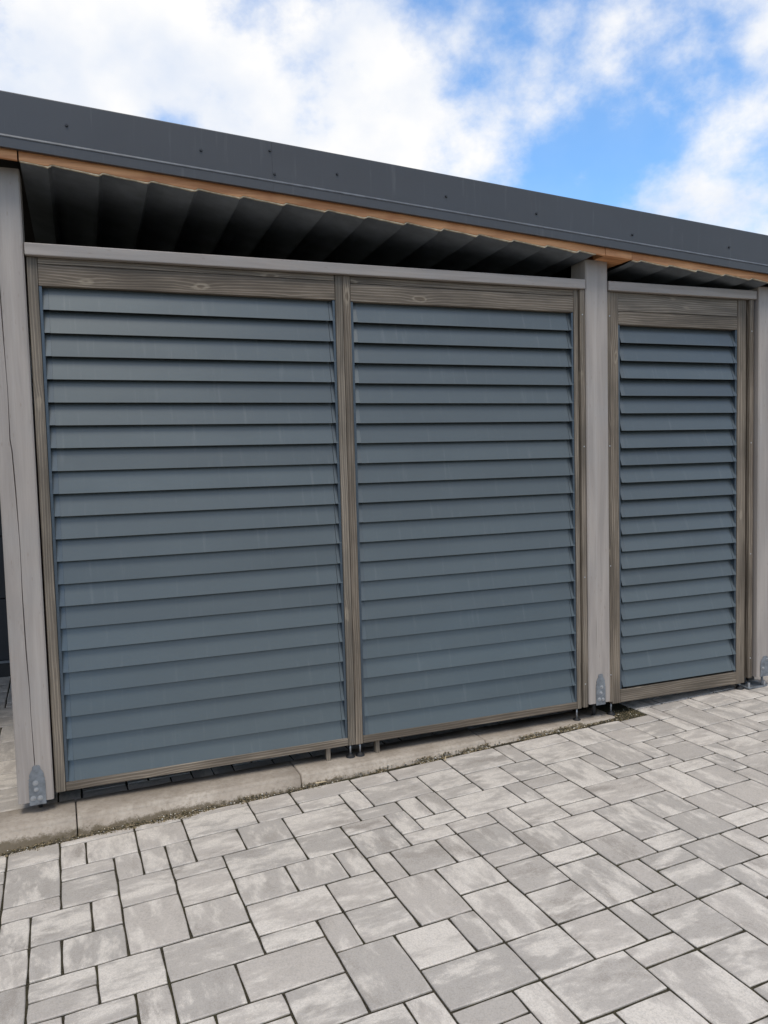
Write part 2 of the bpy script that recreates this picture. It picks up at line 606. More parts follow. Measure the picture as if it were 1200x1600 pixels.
RECTS = [(-7, -4, -5, -2.5), (-7, -7, -5, -4), (-7, -8, -5, -7), (-7, -10, -6, -8), (-6, -10, -4, -8),
 (-4, -10, -3, -8), (-5, -5, -4, -3), (-4, -5, -2, -3), (-5, -6, -3, -5), (-5, -8, -3, -6), (-3, -7, -2, -5),
 (-2, -7, -1, -5), (-1, -7, 0, -5), (-3, -9, -1, -7), (-3, -12, -1, -9), (-7, -12, -6, -10), (-6, -12, -5, -10),
 (-5, -12, -3, -10), (-6, -13, -4, -12), (-6, -14, -4, -13), (-4, -14, -2, -12), (-5, -15, -3, -14),
 (-3, -16, -2, -14), (-7, -14, -6, -12), (-2, -5, 0, -3), (0, -5, 3, -3), (0, -7, 2, -5), (2, -7, 4, -5),
 (1, -9, 4, -7), (4, -7, 7, -5), (4, -9, 6, -7), (3, -4, 5, -2.6), (3, -5, 5, -4), (5, -4, 8, -2.65), (5, -5, 7, -4),
 (7, -6, 8, -4), (8, -4, 10, -2.7), (8, -6, 11, -4), (7, -7, 9, -6), (6, -8, 8, -7), (8, -9, 9, -7), (9, -8, 10, -6),
 (10, -8, 11, -6), (9, -9, 11, -8), (11, -6, 13, -4), (11, -7, 13, -6), (11, -9, 14, -7), (14, -9, 15, -7),
 (10, -4, 13, -2.75), (13, -5, 16, -2.75), (16, -5, 17, -2.75), (13, -7, 15, -5), (15, -7, 17, -5), (17, -4, 20, -2.75),
 (17, -6, 20, -4), (20, -5, 22, -2.85), (15, -8, 17, -7), (17, -9, 19, -6), (15, -10, 17, -8), (13, -11, 15, -9),
 (12, -11, 13, -9), (10, -10, 12, -9), (10, -12, 12, -10), (15, -11, 17, -10), (12, -13, 14, -11),
 (14, -13, 16, -11), (22, -4, 24, -2.85), (24, -4, 26, -3), (22, -6, 24, -4), (24, -6, 26, -4), (26, -4, 27, -2),
 (26, -6, 27, -4), (27, -6, 29, -3), (27, -3, 29, -2), (29, -4, 30, -2), (30, -4, 32, -2), (29, -6, 31, -4),
 (31, -6, 33, -4), (32, -4, 34, -2), (20, -8, 22, -5), (22, -8, 23, -6), (23, -7, 25, -6), (25, -8, 27, -6),
 (27, -8, 29, -6), (29, -8, 30, -6), (23, -9, 25, -7), (25, -10, 26, -8), (26, -10, 28, -8), (19, -9, 21, -8),
 (21, -9, 23, -8), (19, -8, 20, -6), (22, -10, 24, -9), (24, -11, 25, -9), (22, -12, 24, -10), (20, -12, 22, -9),
 (17, -11, 20, -9), (18, -13, 20, -11), (20, -14, 22, -12), (16, -14, 18, -11), (14, -15, 16, -13),
 (16, -15, 18, -14), (18, -15, 20, -13), (20, -15, 22, -14), (14, -17, 15, -15), (15, -16, 17, -15),
 (15, -18, 17, -16), (17, -17, 19, -15), (19, -17, 20, -15), (13, -18, 15, -17), (13, -20, 15, -18),
 (12, -19, 13, -17), (12, -14, 14, -13), (12, -17, 14, -14), (10, -17, 12, -15), (10, -15, 12, -13),
 (10, -13, 12, -12), (8, -14, 10, -12), (8, -17, 10, -14), (6, -15, 8, -12), (7, -17, 8, -15), (5, -17, 7, -15),
 (5, -19, 8, -17), (8, -19, 10, -17), (10, -19, 12, -17), (5, -20, 7, -19), (7, -21, 8, -19), (8, -21, 11, -19),
 (11, -20, 13, -19), (5, -11, 6, -9), (3, -11, 5, -9), (1, -11, 3, -9), (1, -13, 4, -11), (4, -13, 6, -11),
 (1, -14, 3, -13), (3, -15, 4, -13), (4, -15, 6, -13), (0, -16, 3, -14), (-1, -10, 1, -8), (-1, -8, 1, -7),
 (-1, -12, 1, -10), (-2, -14, 1, -12), (-2, -16, 0, -14), (-1, -17, 1, -16), (1, -18, 3, -16), (3, -18, 5, -15),
 (6, -10, 8, -8), (6, -12, 7, -10), (7, -12, 9, -10), (9, -12, 10, -10), (8, -10, 10, -9),
 (11, -23, 13, -20), (13, -22, 15, -20), (15, -21, 17, -18), (17, -19, 18, -17), (9, -23, 11, -21),
 (-5, -3, -2, -2.5), (-2, -3, 0, -2.52), (0, -3, 3, -2.55),
 (-9, -4, -7, -2.5), (-8, -7, -7, -5), (-9, -5, -7, -4), (-8, -9, -7, -7)]

OCC = set()
for x0, y0, x1, y1 in RECTS:
    for i in range(math.floor(x0), math.ceil(x1)):
        for j in range(math.floor(y0), math.ceil(y1)):
            OCC.add((i, j))


def allowed(i, j):
    if (i, j) in OCC:
        return False
    if i < 22:
        return j < -3
    if i < 26:
        return j < -3
    return True


SIZES = [(2, 2), (2, 3), (3, 2), (2, 1), (1, 2), (2, 2), (2, 1), (1, 2), (2, 3)]
X0, X1, Y0, Y1 = -22, 52, -36, 8
for j in range(Y1, Y0 - 1, -1):
    for i in range(X0, X1 + 1):
        if not allowed(i, j):
            continue
        order = SIZES[:]
        RND.shuffle(order)
        for w, h in order + [(1, 1)]:
            cells = [(i + a, j - b) for a in range(w) for b in range(h)]
            if all(allowed(*c) for c in cells):
                break
        OCC.update(cells)
        RECTS.append((i, j - h + 1, i + w, j + 1))

PAVER_MESH = {}
JX, JY = .0032, .0042          # half joint widths across and along the rows


def paver_mesh(L, Wd, var, jx=.0030, jy=.0030):
    """L along local X (long axis), bevelled top edge, slightly uneven outline, top at z = 0"""
    key = (round(L, 3), round(Wd, 3), var, jx)
    if key in PAVER_MESH:
        return PAVER_MESH[key]
    rr = random.Random(str(key))
    hx, hy = L / 2 - jx, Wd / 2 - jy
    k = 3
    ring = []
    for a, b in (((-hx, -hy), (hx, -hy)), ((hx, -hy), (hx, hy)), ((hx, hy), (-hx, hy)), ((-hx, hy), (-hx, -hy))):
        for q in range(k):
            f = q / k
            ring.append([a[0] + (b[0] - a[0]) * f + rr.uniform(-.0009, .0009),
                         a[1] + (b[1] - a[1]) * f + rr.uniform(-.0009, .0009)])
    for c in (0, k, 2 * k, 3 * k):
        ring[c][0] *= 1 - 0.0018 / hx
        ring[c][1] *= 1 - 0.0018 / hy
    n = len(ring)
    vs = [(x, y, -0.06) for x, y in ring] + [(x, y, -0.0026) for x, y in ring]
    vs += [(x - math.copysign(min(abs(x), .0030), x) * (abs(abs(x) - hx) < .004),
            y - math.copysign(min(abs(y), .0030), y) * (abs(abs(y) - hy) < .004), rr.uniform(-.0004, .0004)) for x, y in ring]
    fs = []
    for lv in (0, 1):
        for q in range(n):
            p = (q + 1) % n
            fs.append((lv * n + q, lv * n + p, (lv + 1) * n + p, (lv + 1) * n + q))
    fs.append(tuple(2 * n + q for q in range(n)))
    me = bpy.data.meshes.new('paver')
    me.from_pydata(vs, [], fs)
    me.update()
    me.materials.append(M['paver'])
    PAVER_MESH[key] = me
    return me


def cam_px(p):
    d = Vector(p) - Vector((0, -3.66114, 1.5828))
    w = d.dot(fwd)
    if w < 0.2:
        return None
    return 600 + 1231.72 * d.dot(rgt) / w, 800 - 1231.72 * d.dot(upv) / w, w


def paver_matrix(rect, rr, rot=GROT, org=None):
    x0, y0, x1, y1 = rect
    w, h = (x1 - x0) * 0.1, (y1 - y0) * 0.1
    c = g2w((x0 + x1) / 2, (y0 + y1) / 2) if org is None else org
    turn = 0.0
    L, Wd = w, h
    if h > w + 1e-6:
        L, Wd = h, w
        turn = math.pi / 2
    elif abs(h - w) < 1e-6 and rr.random() < 0.4:
        turn = math.pi / 2
    if rr.random() < 0.5:
        turn += math.pi
    m = Matrix.Translation(c + Vector((0, 0, rr.uniform(-.0012, .0012)))) @ rot @ \
        Matrix.Rotation(turn + rr.uniform(-.004, .004), 4, 'Z') @ \
        Matrix.Rotation(rr.uniform(-.004, .004), 4, 'X') @ Matrix.Rotation(rr.uniform(-.004, .004), 4, 'Y')
    return m, L, Wd, (JY if abs(math.sin(turn)) > .5 else JX), (JX if abs(math.sin(turn)) > .5 else JY)


def seen(rect):
    best = 0
    for a in (0.02, .5, .98):
        for b in (0.02, .5, .98):
            p = g2w(rect[0] + (rect[2] - rect[0]) * a, rect[1] + (rect[3] - rect[1]) * b)
            q = cam_px(p)
            if q and -25 < q[0] < 1225 and q[1] < 1640:
                best = max(best, 1 / q[2])
    return best


def join_pavers(name, items, parent):
    vs, fs = [], []
    for m, me in items:
        o = len(vs)
        vs += [m @ v.co for v in me.vertices]
        fs += [tuple(i + o for i in p.vertices) for p in me.polygons]
    jm = bpy.data.meshes.new(name)
    jm.from_pydata([tuple(v) for v in vs], [], fs)
    jm.update()
    o = link(name, jm, M['paver'], parent)
    o['kind'] = 'stuff'
    return o


RECTS.sort(key=lambda r: -seen(r))
rest = []
for idx, r in enumerate(RECTS):
    m, L, Wd, jx, jy = paver_matrix(r, RND)
    me = paver_mesh(L, Wd, RND.randrange(3), jx, jy)
    if idx < 290 and seen(r) > 0:
        o = link('paver', me, None, pavement)
        o.matrix_world = m
    else:
        rest.append((m, me))
join_pavers('outlying_pavers', rest, pavement)

# floor inside the shed, level, behind the kerb
shed_floor = bpy.data.objects.new('shed_floor', None)
shed_floor['kind'] = 'structure'
COL.objects.link(shed_floor)
FZ = 0.078
ROTZ = Matrix.Rotation(TH, 4, 'Z')


def f2w(gx, gy):
    v = g2w(gx, gy)
    v.z = FZ
    return v


focc = set()
frest = []
for j in range(30, -1, -1):
    for i in range(-30, 23):
        if (i, j) in focc:
            continue
        order = SIZES[:]
        RND.shuffle(order)
        for w, h in order + [(1, 1)]:
            cells = [(i + a, j - b) for a in range(w) for b in range(h)]
            if all(c not in focc and c[1] >= 0 and c[0] < 23 for c in cells):
                break
        focc.update(cells)
        r = (i, j - h + 1 - 0.45, i + w, j + 1 - 0.45)
        c = f2w((r[0] + r[2]) / 2, (r[1] + r[3]) / 2)
        m, L, Wd, jx, jy = paver_matrix(r, RND, ROTZ, c)
        me = paver_mesh(L, Wd, RND.randrange(3), jx, jy)
        q = cam_px(c)
        if q and ((-30 < q[0] < 60 and 1040 < q[1] < 1330) or (j < 2 and -20 < q[0] < 900)):
            o = link('floor_paver', me, None, shed_floor)
            o.matrix_world = m
        else:
            frest.append((m, me))
join_pavers('inner_floor_pavers', frest, shed_floor)
bm = bmesh.new()
q = [f2w(-30, -.45), f2w(23, -.45), f2w(23, 31), f2w(-30, 31)]
bm.faces.new([bm.verts.new((v.x, v.y, FZ - 0.006)) for v in q])
link('floor_bedding', bm_mesh('floor_bedding', bm), M['soil'], shed_floor)

# ------------------------------------------------------------------ kerb
kerb = bpy.data.objects.new('kerb', None)
kerb['kind'] = 'structure'
COL.objects.link(kerb)
KZ = 0.090


def kerb_mesh(L):
    # profile in (depth, z): rounded front top edge
    pts = [(0.0, -0.30), (0.0, -0.020)]
    for k in range(7):
        a = k / 6 * math.pi / 2
        pts.append((0.003 + 0.020 * (1 - math.cos(a)), -0.020 + 0.020 * math.sin(a)))
    pts += [(0.196, 0.0), (0.2, -0.004), (0.2, -0.30)]
    bm = bmesh.new()
    n = len(pts)
    k = 13
    rr = random.Random(int(L * 1000))
    rings = []
    for s in range(k):
        e = min(s, k - 1 - s)
        x = (0.0, 0.003)[min(e, 1)] if e < 2 else 0
        xx = s / (k - 1) * L
        if s == 1:
            xx = 0.004
        if s == k - 2:
            xx = L - 0.004
        ins = 0.004 if e == 0 else 0.0
        rings.append([bm.verts.new((xx, d + (ins if d < 0.1 else -ins), z - ins + (rr.uniform(-.0012, .0012) if z > -.2 else 0)))
                      for d, z in pts])
    for s in range(k - 1):
        for q in range(n):
            p = (q + 1) % n
            bm.faces.new((rings[s][q], rings[s][p], rings[s + 1][p], rings[s + 1][q]))
    bm.faces.new(rings[0])
    bm.faces.new(rings[-1])
    return bm_mesh('kerb_stone', bm, True)


kx = [-24.16, -14.22, -4.26, 5.72, 15.82, 24.3]
for i in range(len(kx) - 1):
    L = (kx[i + 1] - kx[i]) * 0.1 - 0.005
    o = link('kerb_stone', kerb_mesh(L), M['kerb'], kerb)
    p = g2w(kx[i], -2.46 if i != 3 else -2.44)
    o.matrix_world = Matrix.Translation((p.x, p.y, KZ + (0.0, 0.001, 0, 0.002, -0.001)[i])) @ Matrix.Rotation(TH + (0, 0, .002, -.001, .001)[i], 4, 'Z')


# ------------------------------------------------------------------ debris along the kerb foot
def grain(vs, fs, p, r, rr, flat=0.7):
    o = len(vs)
    a0 = rr.uniform(0, 6.28)
    for k in range(5):
        a = a0 + k * 1.2566
        q = r * rr.uniform(.6, 1.15)
        vs.append((p[0] + q * math.cos(a), p[1] + q * math.sin(a), p[2] + r * rr.uniform(-.1, .3) * flat))
    vs.append((p[0] + rr.uniform(-.3, .3) * r, p[1] + rr.uniform(-.3, .3) * r, p[2] + r * flat * rr.uniform(.7, 1.3)))
    for k in range(5):
        fs.append((o + k, o + (k + 1) % 5, o + 5))


def scatter(name, label, cat, count, mat, rmin, rmax, dens, seed, zb=-0.001):
    rr = random.Random(seed)
    vs, fs = [], []
    n = 0
    while n < count:
        gx = rr.uniform(-12, 27)
        t = rr.random() ** 2.2
        wd, d = dens(gx)
        if rr.random() > d:
            continue
        gy = -2.47 - t * wd if gx < 23 else rr.uniform(-3.0, -1.4)
        if gx >= 22 and gx > 26 and gy < -2.2 and rr.random() < .8:
            continue
        w = g2w(gx, gy)
        r = rr.uniform(rmin, rmax) * (1 if rr.random() < .85 else 1.5)
        hill = max(0.0, 0.020 * (1 - t * 3)) * rr.random() if gx < 22 else 0.004 * rr.random()
        if gx >= 22:
            hill -= 0.005
        grain(vs, fs, (w.x, w.y, w.z + zb + hill), r, rr)
        n += 1
    me = bpy.data.meshes.new(name)
    me.from_pydata(vs, [], fs)
    me.update()
    o = link(name, me, mat)
    o['kind'] = 'stuff'
    o['label'] = label
    o['category'] = cat
    return o


def dens_a(gx):
    q = 0.5 + 0.3 * math.sin(gx * 2.1 + 1.0) + 0.2 * math.sin(gx * 5.3) + 0.25 * math.sin(gx * 0.9 + 2.0)
    w = 0.10 + 0.30 * max(0.0, q)
    d = q ** 2 if q > 0 else 0.0
    if -8 < gx < 4:
        d = 0.25 + 0.75 * d
    if 4.5 < gx < 9.5:
        d *= 0.35
    if gx > 18:
        d = 0.35 + 0.6 * d
    return w, max(d, 0.04)


scatter('gravel_debris', 'brown grit and crumbs gathered along the foot of the kerb', 'debris', 3600, M['pebble'], .0016, .0048, dens_a, 3)
scatter('moss', 'dark olive moss crumbs along the foot of the kerb', 'moss', 1200, M['moss'], .002, .0055, dens_a, 4)
scatter('pale_grit', 'pale grains of grit along the foot of the kerb', 'grit', 420, M['pebble_light'], .0014, .0042, dens_a, 5, 0.001)


def twig(name, label, p0, p1, r):
    bm = bmesh.new()
    a, b = Vector(p0), Vector(p1)
    d = b - a
    mt = Matrix.Translation((a + b) / 2) @ d.to_track_quat('Z', 'Y').to_matrix().to_4x4()
    bmesh.ops.create_cone(bm, cap_ends=True, segments=6, radius1=r, radius2=r * .5, depth=d.length, matrix=mt)
    o = link(name, bm_mesh(name, bm), M['straw'])
    o['label'] = label
    o['category'] = 'twig'
    return o


a, b = g2w(13.05, -3.05), g2w(13.3, -2.62)
twig('straw', 'short dry straw lying on the pavers at the kerb right of centre', a + Vector((0, 0, .004)), b + Vector((0, 0, .006)), .004)
a, b = g2w(6.35, -2.52), g2w(6.9, -2.56)
twig('wood_chip', 'pale wood chip lying against the kerb left of the twin feet', a + Vector((0, 0, .010)), b + Vector((0, 0, .010)), .004)

# ------------------------------------------------------------------ posts
POSTS = []


def post_body(name, parent, x0, x1, yf, yb, z0, z1, crack=None):
    """timber post, chamfered arrises; crack = list of (z, x) for a drying split in the front face"""
    W_, D_ = x1 - x0, yb - yf
    ch = 0.006
    zs = [z0 + (z1 - z0) * k / 60 for k in range(61)] if crack else [z0, z1]
    bm = bmesh.new()
    rings = []
    for z in zs:
        prof = [(x0 + ch, yf)]
        if crack:
            pts = crack
            gx_ = None
            for (za, xa), (zb2, xb) in zip(pts, pts[1:]):
                if za <= z <= zb2:
                    gx_ = xa + (xb - xa) * (z - za) / (zb2 - za)
            if gx_ is None:
                gx_ = pts[0][1] if z < pts[0][0] else pts[-1][1]
                hw, dp = 0.00005, 0.0
            else:
                hw, dp = 0.0017 + 0.0007 * math.sin(z * 9), 0.015
            prof += [(gx_ - hw, yf), (gx_, yf + dp), (gx_ + hw, yf)]
        prof += [(x1 - ch, yf), (x1, yf + ch), (x1, yb - ch), (x1 - ch, yb), (x0 + ch, yb), (x0, yb - ch), (x0, yf + ch)]
        # local X is the length axis: rotated mesh coordinates (X=z, Y=y, Z=-x)
        rings.append([bm.verts.new((z, y, -x)) for x, y in prof])
    n = len(rings[0])
    for s in range(len(rings) - 1):
        for q in range(n):
            p = (q + 1) % n
            bm.faces.new((rings[s][q], rings[s][p], rings[s + 1][p], rings[s + 1][q]))
    bm.faces.new(rings[0])
    bm.faces.new(rings[-1])
    o = link(name, bm_mesh(name, bm), M['post'], parent)
    o.rotation_euler = (0, -math.pi / 2, 0)
    o.location = -parent.location
    return o


def bracket_plate(parent, cx, yf, z0, z1, w):
    """galvanised tongue with stepped, narrowing tip"""
    h = z1 - z0
    half = [(w / 2, 0), (w / 2, h * .58), (w * .45, h * .60), (w * .49, h * .66), (w * .42, h * .70), (w * .45, h * .76),
            (w * .36, h * .84), (w * .26, h * .90), (w * .22, h * .97), (w * .16, h)]
    out = [(x, z) for x, z in half] + [(-x, z) for x, z in reversed(half)]
    bm = bmesh.new()
    f = [bm.verts.new((x, -0.004, z)) for x, z in out]
    b = [bm.verts.new((x, 0.0, z)) for x, z in out]
    bm.faces.new(f)
    bm.faces.new(b)
    n = len(out)
    for q in range(n):
        p = (q + 1) % n
        bm.faces.new((f[q], f[p], b[p], b[q]))
    o = link('base_plate', bm_mesh('base_plate', bm), M['steel'], parent)
    loc_in(o, parent, (cx, yf - 0.0005, z0))
    return o


def bolt(plate, parent, x, y, z, r=0.011):
    bm = bmesh.new()
    mt = Matrix.Rotation(math.pi / 2, 4, 'X')
    bmesh.ops.create_cone(bm, cap_ends=True, segments=16, radius1=r, radius2=r * .92, depth=0.003, matrix=mt)
    bmesh.ops.create_cone(bm, cap_ends=True, segments=6, radius1=r * .62, radius2=r * .55, depth=0.006,
                          matrix=Matrix.Translation((0, -0.004, 0)) @ mt)
    bmesh.ops.create_cone(bm, cap_ends=True, segments=8, radius1=r * .26, radius2=r * .26, depth=0.002,
                          matrix=Matrix.Translation((0, -0.0075, 0)) @ mt)
    o = link('bolt', bm_mesh('bolt', bm), M['bright'], plate)
    o.location = Vector((x, y, z)) - parent.location - plate.location
    return o


def rod(name, parent, x, y, z0, z1, r, mat):
    o = link(name, bm_mesh(name, cyl_bm(r, z1 - z0, 10), True), mat, parent)
    loc_in(o, parent, (x, y, (z0 + z1) / 2))
    return o


def roof_z(x):
    return 2.8345 - 0.0668 * x


p1 = thing('timber_post', 'greige timber post with a long drying crack at the left edge of the photo', 'post', (-0.26, 0.04, KZ), 'timber posts carrying the roof')
crk = [(0.31, -.258), (0.55, -.262), (0.62, -.261), (0.80, -.266), (1.05, -.268), (1.25, -.266), (1.5, -.271), (1.66, -.276),
       (1.69, -.281), (1.9, -.279), (2.1, -.283), (2.3, -.286), (2.5, -.288)]
post_body('post', p1, -.3315, -.189, -.022, .12, .145, roof_z(-.26) - .040, crk)
pl = bracket_plate(p1, -.253, -.022, .133, .305, .066)
for x, z, r in ((-.259, .229, .012), (-.257, .200, .010), (-.271, .163, .012), (-.243, .161, .012)):
    bolt(pl, p1, x, -.0265, z, r)
rod('support_rod', p1, -.248, .05, KZ - .01, .15, .010, M['black'])

p2 = thing('timber_post', 'greige timber post between the wide double screen and the narrow screen', 'post', (2.645, 0.05, gz(2.6, 0)), 'timber posts carrying the roof')
post_body('post', p2, 2.574, 2.716, -.022, .12, .183, roof_z(2.645) - .0365)
pl = bracket_plate(p2, 2.648, -.022, .174, .348, .062)
for x, z, r in ((2.653, .274, .011), (2.648, .242, .010), (2.637, .206, .011), (2.661, .203, .011)):
    bolt(pl, p2, x, -.0265, z, r)
rod('support_rod', p2, 2.652, .05, gz(2.65, 0) - .02, .19, .012, M['black'])
bm = bmesh.new()
rr = random.Random(4)
bmesh.ops.create_icosphere(bm, subdivisions=2, radius=.03)
for v in bm.verts:
    v.co = Vector((v.co.x * 1.3, v.co.y, v.co.z * .45)) * rr.uniform(.8, 1.15)
o = link('mortar_blob', bm_mesh('mortar_blob', bm), M['kerb'], p2)
loc_in(o, p2, (2.655, .03, gz(2.65, 0)))

p3 = thing('timber_post', 'greige timber post at the right edge of the photo on a steel ground plate', 'post', (3.853, 0.05, gz(3.85, 0)), 'timber posts carrying the roof')
post_body('post', p3, 3.778, 3.922, -.038, .105, .192, roof_z(3.85) - .040)
pl = bracket_plate(p3, 3.838, -.038, .194, .318, .076)
for x, z in ((3.852, .297), (3.818, .246)):
    bolt(pl, p3, x, -.0425, z, .010)
zg = gz(3.85, 0)
rod('support_rod', p3, 3.845, -.01, zg, .20, .007, M['steel'])
rod('support_rod', p3, 3.765, .06, zg, .20, .016, M['black'])
o = link('ground_plate', bm_mesh('ground_plate', box_bm(.15, .11, .008, .001)), M['steel'], p3)
loc_in(o, p3, (3.80, .03, zg + .004))
for ax, ay in ((3.74, -.01), (3.862, -.01), (3.74, .07)):
    o = link('anchor_bolt', bm_mesh('anchor_bolt', cyl_bm(.008, .03, 6)), M['bright'], p3)
    loc_in(o, p3, (ax, ay, zg + .02))


# ------------------------------------------------------------------ louvre screens
def slat_profile(lean, h):
    """(y, z) outline of one folded aluminium blade: sloping face, folded drip edge below, folded top"""
    t = 0.0022
    return [(-lean, 0.0), (0.0, h), (0.012, h + 0.001), (0.012, h - t), (t, h - t),
            (-lean + t, 0.004), (-lean + 0.0065, 0.003), (-lean + 0.0065, -0.0002), (-lean + 0.001, -0.0012)]


def slat_mesh(L, lean, h):
    pr = slat_profile(lean, h)
    bm = bmesh.new()
    k = 9
    rings = []
    for s in range(k):
        x = -L / 2 + L * s / (k - 1)
        bow = 0.0012 * math.sin(s / (k - 1) * math.pi)
        rings.append([bm.verts.new((x, y - bow, z)) for y, z in pr])
    n = len(pr)
    for s in range(k - 1):
        for q in range(n):
            p = (q + 1) % n
            bm.faces.new((rings[s][q], rings[s][p], rings[s + 1][p], rings[s + 1][q]))
    bm.faces.new(rings[0])
    bm.faces.new(rings[-1])
    return bm_mesh('slat', bm)


def cap_mesh(w, lean, h, proud, skew):
    """small clip plate at the end of a blade"""
    bm = bmesh.new()
    y0, y1 = -lean - proud, -proud
    f = [(-w / 2, y0 + skew, 0.0005), (w / 2, y0 - skew, 0.0005), (w / 2, y1 - skew, h), (-w / 2, y1 + skew, h)]
    a = [bm.verts.new(v) for v in f]
    b = [bm.verts.new((x, y + 0.010, z)) for x, y, z in f]
    bm.faces.new(a)
    bm.faces.new(b)
    for q in range(4):
        p = (q + 1) % 4
        bm.faces.new((a[q], a[p], b[p], b[q]))
    return bm_mesh('end_clip', bm)


def foot(parent, x, y, zg, ztop):
    bm = cyl_bm(.0048, ztop - zg - .012, 10)
    o = link('foot', bm_mesh('foot', bm, True), M['bright'], parent)
    loc_in(o, parent, (x, y, (ztop + zg + .012) / 2))
    b2 = bmesh.new()
    bmesh.ops.create_cone(b2, cap_ends=True, segments=20, radius1=.024, radius2=.021, depth=.010)
    bmesh.ops.create_cone(b2, cap_ends=True, segments=20, radius1=.019, radius2=.008, depth=.008, matrix=Matrix.Translation((0, 0, .009)))
    pad = link('foot_pad', bm_mesh('foot_pad', b2), M['rubber'], o)
    pad.location = Vector((x, y, zg + .005)) - parent.location - o.location
    return o


def screen(label, x0, x1, wl, wr, zb, rail, head, headj, ztop, n, zfirst, pitch, lean, ybase, inset_l, inset_r):
    t = thing('louvre_screen', label, 'louvre screen', ((x0 + x1) / 2, .03, zb), 'slatted louvre screens of the shed')
    d = .062
    board('stile', t, x0, x0 + wl, 0, d, zb, ztop, M['wood'], .003, True)
    board('stile', t, x1 - wr, x1, 0, d, zb, ztop, M['wood'], .003, True)
    a, b = x0 + wl + .0012, x1 - wr - .0012
    board('bottom_rail', t, a, b, .001, d, zb + .001, rail, M['wood'], .003)
    board('header_board', t, a, b, .002, d, head, headj - .001, M['wood'], .003)
    board('header_board', t, a, b, .004, d, headj + .001, ztop, M['wood'], .003)
    # coated side channels carrying the blades
    jw = .012
    board('side_channel', t, a, a + jw, .006, d, rail + .001, head - .001, M['jamb'], .001, True)
    board('side_channel', t, b - jw, b, .006, d, rail + .001, head - .001, M['jamb'], .001, True)
    # dark liner closing the back of the screen
    board('back_liner', t, a + jw + .002, b - jw - .002, d - .012, d - .006, rail + .001, head - .001, M['gate'], .0)
    sa, sb = a + inset_l, b - inset_r
    cw = .024
    gl, g = .0004, .0018
    L = sb - sa - cw * 2 - gl - g
    hface = pitch + .002
    sm = slat_mesh(L, lean, hface)
    cml = cap_mesh(cw, lean, hface - .004, -.0006, .0016)
    cmr = cap_mesh(cw, lean, hface - .004, .0012, .0004)
    rr = random.Random(int(x0 * 1000))
    for i in range(n):
        z = zfirst - pitch * i
        s = link('slat', sm, M['slat'], t)
        loc_in(s, t, ((sa + sb) / 2 + (gl - g) / 2, ybase + rr.uniform(-.0006, .0006), z + rr.uniform(-.0006, .0006)))
        s.rotation_euler = (rr.uniform(-.018, .018), rr.uniform(-.0006, .0006), rr.uniform(-.0010, .0010))
        for cm, xx in ((cml, sa + cw / 2), (cmr, sb - cw / 2)):
            c = link('end_clip', cm, M['slat_end'], s)
            c.location = (xx - (sa + sb) / 2 - (gl - g) / 2, 0, 0.0)
            c.rotation_euler = (rr.uniform(-.01, .01), 0, rr.uniform(-.012, .012))
    return t


s1 = screen('widest slatted screen, beside the cracked post on the left', -.182, 1.2035, .041, .0375, .161, .2, 2.347, 2.437, 2.4645,
            22, 2.250, .0978, .027, .034, .012, .003)
s2 = screen('middle slatted screen sharing the twin centre stiles', 1.2055, 2.538, .0375, .026, .160, .2, 2.344, 2.430, 2.4645,
            22, 2.247, .0976, .028, .034, .010, .004)
s3 = screen('narrow slatted screen right of the middle post, its blades open widest', 2.745, 3.716, .055, .063, .156, .232, 2.288, 2.362, 2.4645,
            21, 2.190, .0972, .037, .037, .019, .005)


def batten(t, x0, x1, y0, y1, z0, z1, screws):
    b = board('cover_batten', t, x0, x1, y0, y1, z0, z1, M['wood'], .004, True)
    for z in screws:
        bm = bmesh.new()
        bmesh.ops.create_cone(bm, cap_ends=True, segments=10, radius1=.0042, radius2=.003, depth=.002)
        o = link('screw', bm_mesh('screw', bm), M['bright'], b)
        # batten local axes: X = world z, Y = y, Z = -x
        o.rotation_euler = (math.pi / 2, 0, 0)
        o.location = (z - (z0 + z1) / 2, -(y1 - y0) / 2 - .001, RND.uniform(-.004, .004))


batten(s2, 2.5425, 2.5725, -.014, .055, .166, 2.4645, (.30, .9, 1.62, 2.33))
batten(s3, 2.7185, 2.7430, -.010, .055, .172, 2.4645, (.33, .95, 1.62, 2.33))
batten(s3, 3.731, 3.762, -.014, .055, .185, 2.4645, (.31, .95, 1.62, 2.28))

KT = KZ + .001
foot(s1, 1.184, .03, KT, .163)
foot(s2, 1.235, .03, KT, .163)
foot(s2, 2.525, .03, gz(2.525, .03) + .004, .163)
foot(s3, 2.756, .03, gz(2.76, .03), .163)
foot(s3, 3.700, .022, gz(3.7, .02) + .002, .163)
for t, x in ((s1, 1.068), (s2, 1.327)):
    board('spacer_block', t, x - .011, x + .011, .022, .048, KZ + .001, .1605, M['wood'], .002, True)


def cap_rail(label, x0, x1):
    t = thing('cap_rail', label, 'rail', ((x0 + x1) / 2, .03, 2.4655), 'greige rails capping the screens')
    board('rail_board', t, x0, x1, -.026, .11, 2.4655, 2.516, M['post'], .004)
    return t


cap_rail('long greige rail capping the two wide screens', -.186, 2.569)
cap_rail('short greige rail capping the narrow screen', 2.7195, 3.772)

# ------------------------------------------------------------------ roof edge
roof = thing('storage_shed', 'low shed with a deep dark metal roof fascia sloping down to the right', 'shed', (1.8, -.1, 0.1))
RX0, RX1 = -4.2, 8.5


